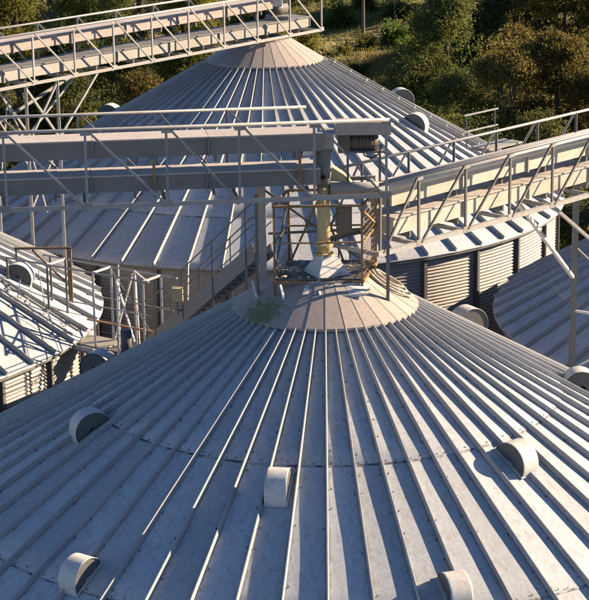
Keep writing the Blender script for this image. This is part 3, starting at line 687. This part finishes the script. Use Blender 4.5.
for s_, w in ((2.3, -.2), (2.4, .7), (3.5, -.2), (3.4, .7)):
    PX('leg', M['darkframe'], lambda m_: m_.bar(atW(s_, w, 0), atW(s_, w, 11.1), .09, .09))

jb = thing('junction_box', 'small tan junction box on a bracket beside the stair handrail', 'box', A_ + sv*.62 + UPV*.2); PJ = Part(jb)
q_ = A_ + sv*.62 + sn*-.14
PJ('box', M['cream'], lambda m_: m_.box(q_+UPV*.52, (.26, .2, .34))); PJ('bracket', M['darkframe'], lambda m_: m_.bar(q_+UPV*.0, q_+UPV*.36, .05, .05)); PJ('bracket_arm', M['darkframe'], lambda m_: m_.bar(q_+UPV*.1, q_+sn*.13+UPV*.1, .04, .04))
poles = [((-5.35, 9.75), 13.0, .022, .10, 'thin pale scaffold pole leaning behind the catwalk landing'), ((-4.75, 10.35), 12.9, .022, -.12, 'thin pale scaffold pole beside the far end of the catwalk'), ((-4.15, 10.3), 13.3, .024, .16, 'pale scaffold pole leaning over the foot of the stair'),
         ((-5.75, 10.75), 13.1, .020, .05, 'thin pale scaffold pole close to the rim of the sunlit silo'), ((-7.6, 10.6), 13.0, .018, -.05, 'slender upright pole on the sunlit roof behind the railing'), ((-8.3, 10.2), 12.9, .018, .04, 'slender upright pole on the sunlit roof near the left edge')]
for (px_, py_), zt_, r_, lean_, lb_ in poles:
    z_ = roof_z(px_, py_)
    tag(MB().tube([(px_, py_, z_-.02), (px_+lean_*3, py_, zt_)], r_, 8).build('scaffold_pole', M['vent'], None, True), lb_, 'pole', 'scaffold poles')
for k_, z_ in enumerate((12.75, 12.0, 11.65)):
    PX('guard_wire', M['darkframe'], lambda m_: m_.tube([atW(1.2, -.02, z_), atW(5.0, -.02, z_-.05)], .010, 5))
PX('hoop', M['vent'], lambda m_: m_.bar(atW(4.1, .75, 13.2), atW(5.2, 0, 13.2), .04, .04))
PX('stay', M['darkframe'], lambda m_: m_.tube([atW(4.9, .7, 11.3), atW(3.4, .7, 13.1)], .012, 5))
gf_ = thing('rusty_frame', 'brown steel goalpost frame standing on the rim of the sunlit silo', 'frame', (-7.05, 12, 11.3)); PF = Part(gf_)
for x, w, mt in ((-8.55, .05, M['darkframe']), (-7.08, .12, M['brown'])):
    PF('post', mt, lambda m_: m_.bar((x, 12, roof_z(x, 12)-.03), (x, 12, 13.25), w, w))
PF('beam', M['brown'], lambda m_: m_.bar((-8.6, 12, 13.27), (-7.0, 12, 13.27), .08, .06))
PF('brace', M['brown'], lambda m_: m_.bar((-8.1, 12, 13.22), (-7.12, 12, 12.2), .06, .05))
p = on_cone(5.2, R_(152)); 
tag(MB().tube([(p.x, p.y, ZF+p.z-.02), (p.x, p.y, ZF+p.z+.62)], .13, 14).build('breather_pipe', M['ventdark'], None, True), 'short dark breather pipe standing behind the upper left vent', 'pipe')

# ------------------------------------------------------------------ trees
def crown_mesh(name, seed, w, h, nclump, nleaf, size):
    rnd = random.Random(seed); mb = MB(); lobes = []
    for k in range(9):
        a = rnd.uniform(0, 6.28); q = rnd.uniform(.15, .62)*w; z = rnd.uniform(.22, .96)*h
        s_ = rnd.uniform(.26, .42)*w*(1.15-.45*z/h)
        lobes.append((q*(1.1-.55*z/h)*math.cos(a), q*(1.1-.55*z/h)*math.sin(a), z, s_, s_*rnd.uniform(.6, .85)))
    lobes.append((0, 0, .62*h, .5*w, .36*h))
    for c in range(nclump):
        lx, ly, lz, lr, lh = rnd.choice(lobes)
        d = Vector((rnd.gauss(0, 1), rnd.gauss(0, 1), rnd.gauss(.25, 1))).normalized(); q = rnd.uniform(.55, 1.12)
        c0 = Vector((lx+d.x*lr*q, ly+d.y*lr*q, lz+d.z*lh*q)); cr = rnd.uniform(.18, .42)
        for l in range(nleaf):
            e = Vector((rnd.gauss(0, .55), rnd.gauss(0, .55), rnd.gauss(0, .45)))*cr; p = c0+e
            n = (Vector((rnd.gauss(0, 1), rnd.gauss(0, 1), rnd.gauss(.5, 1))) + d*.6).normalized()
            t = n.cross(Vector((rnd.uniform(-1, 1), rnd.uniform(-1, 1), rnd.uniform(-1, 1)))).normalized(); b = n.cross(t)
            s_ = size*rnd.uniform(.6, 1.35)
            mb.quad(p-t*s_, p-b*s_*.5, p+t*s_, p+b*s_*.5)
    me = bpy.data.meshes.new(name); me.from_pydata(mb.v, [], mb.f); me.materials.append(LEAF['green']); return me, lobes
def trunk_mesh(seed, h, lobes):
    rnd = random.Random(seed+99); mb = MB(); top = .72*h; pts = []
    for i in range(6):
        t = i/5; pts.append((rnd.uniform(-.15, .15)*t, rnd.uniform(-.15, .15)*t, -.4 + (top+.4)*t))
    mb.tube(pts, [.20*(1-.8*i/5)+.02 for i in range(6)], 8)
    for (x, y, z, r, lh) in lobes[:7]:
        z0 = max(.18*h, z*.5); k = (z0+.4)/(top+.4)
        mb.tube([(0, 0, z0), (x*.45, y*.45, z0+(z-z0)*.55), (x, y, z)], [.085, .055, .015], 6)
    return mb.mesh('trunk', M['bark'], True)
KINDS = []
for k, (w, h) in enumerate(((3.3, 8.6), (3.7, 7.8), (3.0, 9.4), (3.5, 7.0), (3.9, 9.0))):
    cm, lb = crown_mesh('crown', 20+k, w, h, 2300, 16, .078); KINDS.append((cm, trunk_mesh(20+k, h, lb), h))
BUSH = [crown_mesh('bush_crown', 40+k, 1.5, 2.3, 190, 16, .10)[0] for k in range(3)]

def place_tree(x, y, kind, colour, sc, rz, label, group):
    cm, tm, h = KINDS[kind]; z = gz(x, y)
    root = thing('tree', label, 'tree', (x, y, z), rz, group)
    root.scale = (sc, sc, sc)
    c = link('crown', cm, root); c.material_slots[0].link = 'OBJECT'; c.material_slots[0].material = LEAF[colour]
    link('trunk', tm, root); return root
ORD = ['first', 'second', 'third', 'fourth', 'fifth', 'sixth', 'seventh', 'eighth', 'ninth', 'tenth', 'eleventh', 'twelfth']
CW = {'green': 'dark green', 'bronze': 'bronze-tipped', 'yellow': 'yellowing', 'fresh': 'fresh green'}
rows = [  # distance, side wood: list of (x, kind, colour, scale)
 ('nearest row', 57.0, [(-21, 1, 'green'), (-16.5, 3, 'yellow'), (-12.0, 1, 'yellow'), (-8.2, 3, 'green'), (6.6, 3, 'green'), (10.6, 1, 'green'), (14.6, 0, 'bronze'), (19, 1, 'bronze')]),
 ('second row', 64.5, [(-19, 0, 'yellow'), (-14.2, 2, 'green'), (-9.8, 1, 'bronze'), (-5.6, 3, 'yellow'), (5.9, 1, 'green'), (9.2, 0, 'bronze'), (13.0, 2, 'bronze'), (17.4, 4, 'bronze'), (22, 0, 'green')]),
 ('third row', 73.0, [(-21, 4, 'green'), (-16, 0, 'yellow'), (-11.4, 4, 'green'), (-7.0, 1, 'yellow'), (7.4, 4, 'green'), (11.2, 1, 'bronze'), (15.4, 0, 'bronze'), (20, 2, 'green')]),
 ('fourth row', 83.0, [(-19, 2, 'yellow'), (-13.5, 1, 'green'), (-8.8, 0, 'yellow'), (-4.5, 3, 'green'), (9.2, 3, 'green'), (12.6, 4, 'bronze'), (15.4, 2, 'bronze'), (17.6, 1, 'yellow'), (23, 0, 'bronze')]),
 ('fifth row', 95.0, [(-22, 0, 'green'), (-16, 4, 'yellow'), (-10.5, 2, 'green'), (-5.2, 1, 'yellow'), (10.4, 1, 'bronze'), (13.8, 0, 'yellow'), (19.5, 4, 'bronze')]),
 ('sixth row', 108.0, [(-20, 1, 'yellow'), (-14, 0, 'green'), (-8, 4, 'yellow'), (-2.2, 3, 'fresh'), (11, 3, 'green'), (15.0, 1, 'bronze'), (18.2, 4, 'bronze'), (21.5, 0, 'yellow')]),
 ('last row', 122.0, [(-22, 4, 'green'), (-15, 1, 'green'), (-8.5, 0, 'green'), (-2.0, 1, 'green'), (3.6, 4, 'green'), (9.8, 1, 'bronze'), (13.4, 4, 'bronze'), (17, 0, 'green'), (20.5, 2, 'bronze'), (24, 4, 'yellow')]),
 ('hindmost row', 136.0, [(-24, 1, 'green'), (-18, 4, 'green'), (-12, 0, 'yellow'), (-5.5, 1, 'green'), (1.0, 4, 'green'), (6.4, 0, 'green'), (12, 4, 'bronze'), (16.5, 1, 'bronze'), (21, 4, 'yellow'), (26, 0, 'bronze')]),
]
rnd = random.Random(11)
for rn, y, lst in rows:
    nl = nr = 0; rights = [q for q in lst if q[0] > 0]
    for (x, k, c) in lst:
        if x < 0: side = 'left'; nl += 1; i = nl
        else: side = 'right'; nr += 1; i = nr
        lab = '%s tree, %s from the left in the %s of the %s wood' % (CW[c], ORD[i-1], rn, side)
        place_tree(x+rnd.uniform(-.5, .5), y+rnd.uniform(-1.5, 1.5), k, c, rnd.uniform(.88, 1.12), rnd.uniform(0, 6.28), lab, 'trees on the slope behind the silos')
bl = [(4.9, 99, 'fresh'), (5.6, 93, 'fresh'), (4.4, 110, 'green'), (2.2, 112, 'green'), (.4, 109, 'green'), (-1.0, 97, 'yellow'), (-2.5, 90, 'green'), (-1.6, 84, 'yellow'), (4.9, 84, 'bronze'), (5.3, 77, 'green'), (-3.4, 76, 'yellow'), (-2.8, 69, 'green'), (1.1, 103, 'fresh'), (3.2, 106, 'green'), (-.2, 92, 'green'), (3.0, 98, 'yellow'), (5.6, 88, 'green'), (5.2, 104, 'green'), (1.6, 96, 'yellow'), (.6, 87, 'yellow'), (2.4, 91, 'green')]
bl.sort()
BUSHPOS = ['leftmost of all' if i == 0 else 'rightmost of all' if i == len(bl)-1 else ('%s from the left' % ORD[i] if i < 11 else '%s from the right' % ORD[len(bl)-1-i]) for i in range(len(bl))]
for i, (x, y, c) in enumerate(bl):
    o = link('bush', rnd.choice(BUSH)); o.location = (x, y, gz(x, y)-.5); sc = rnd.uniform(.55, 1.0) if c != 'fresh' else 1.1; o.scale = (sc, sc, sc*rnd.uniform(.7, 1)); o.rotation_euler = (0, 0, rnd.uniform(0, 6))
    o.material_slots[0].link = 'OBJECT'; o.material_slots[0].material = LEAF[c]
    tag(o, '%s bush in the clearing behind the far silo, %s' % (CW[c], BUSHPOS[i]), 'bush', 'bushes in the clearing')
# leafy undergrowth between the trunks
mb = MB(); rnd = random.Random(8)
for k in range(4200):
    x, y = rnd.uniform(-26, 27), rnd.uniform(52, 140)
    if -2.5 < x < 5.2 and y > 56: continue
    c0 = Vector((x, y, gz(x, y) + abs(rnd.gauss(0, .7)))); cr = rnd.uniform(.3, .7)
    for l in range(16):
        p = c0 + Vector((rnd.gauss(0, .6), rnd.gauss(0, .6), rnd.gauss(0, .4)))*cr
        n = Vector((rnd.gauss(0, 1), rnd.gauss(0, 1), rnd.gauss(.6, 1))).normalized(); t = n.cross(Vector((rnd.uniform(-1, 1), rnd.uniform(-1, 1), .3))).normalized(); b = n.cross(t); s_ = rnd.uniform(.08, .16)
        mb.quad(p-t*s_, p-b*s_*.5, p+t*s_, p+b*s_*.5)
me = bpy.data.meshes.new('undergrowth'); me.from_pydata(mb.v, [], mb.f); me.materials.append(LEAF['bronze'])
tag(link('undergrowth', me), 'leafy bronze and green undergrowth between the trees of the slope', 'undergrowth', kind='stuff')
# long grass of the clearing
mb = MB(); rnd = random.Random(3)
for k in range(15000):
    x, y = rnd.uniform(-5, 7.5), rnd.uniform(60, 128)
    z = gz(x, y); h = rnd.uniform(.15, .55); a = rnd.uniform(0, 6.28); w = rnd.uniform(.03, .07); bx, by = rnd.gauss(0, .18), rnd.gauss(0, .18)
    mb.quad((x-w*math.cos(a), y-w*math.sin(a), z-.05), (x+w*math.cos(a), y+w*math.sin(a), z-.05), (x+bx, y+by, z+h))
me = bpy.data.meshes.new('long_grass'); me.from_pydata(mb.v, [], mb.f); me.materials.append(LEAF['meadow'])
tag(link('long_grass', me), 'long yellow-green grass of the clearing behind the far silo', 'grass', kind='stuff')
mb = MB()
for k in range(5000):
    x, y = rnd.gauss(4.3, .9), rnd.uniform(76, 96)
    z = gz(x, y); h = rnd.uniform(.2, .6); a = rnd.uniform(0, 6.28); w = rnd.uniform(.03, .07); bx, by = rnd.gauss(0, .25), rnd.gauss(0, .25)
    mb.quad((x-w*math.cos(a), y-w*math.sin(a), z-.05), (x+w*math.cos(a), y+w*math.sin(a), z-.05), (x+bx, y+by, z+h))
me = bpy.data.meshes.new('dry_grass'); me.from_pydata(mb.v, [], mb.f); me.materials.append(LEAF['dry'])
tag(link('dry_grass', me), 'strip of dry straw-coloured grass along the edge of the right wood', 'grass', kind='stuff')
# pole and rail at the top of the clearing
po = thing('utility_pole', 'slim timber pole standing at the top of the clearing', 'pole', (2.85, 100, gz(2.85, 100))); PP = Part(po)
z = gz(2.85, 100); PP('pole', M['timber'], lambda m_: m_.tube([(2.85, 100, z-.3), (2.85, 100, z+6.5)], [.13, .09], 10)); PP('crossarm', M['timber'], lambda m_: m_.bar((2.0, 100, z+6.1), (3.7, 100, z+6.1), .1, .1))
pl = thing('pipe_rack', 'long level pipe on posts across the top of the clearing', 'pipe', (2.5, 103, gz(2.5, 103))); PP = Part(pl)
PP('pipe', M['frame'], lambda m_: m_.tube([(-3, 103, 8.75), (9, 104, 9.3)], .09, 8))
for x in (-2.5, 1.2, 5.2, 8.6): PP('post', M['frame'], lambda m_: m_.bar((x, 103.3, gz(x, 103.3)-.2), (x, 103.3, 8.8+.045*(x+3)), .1, .1))
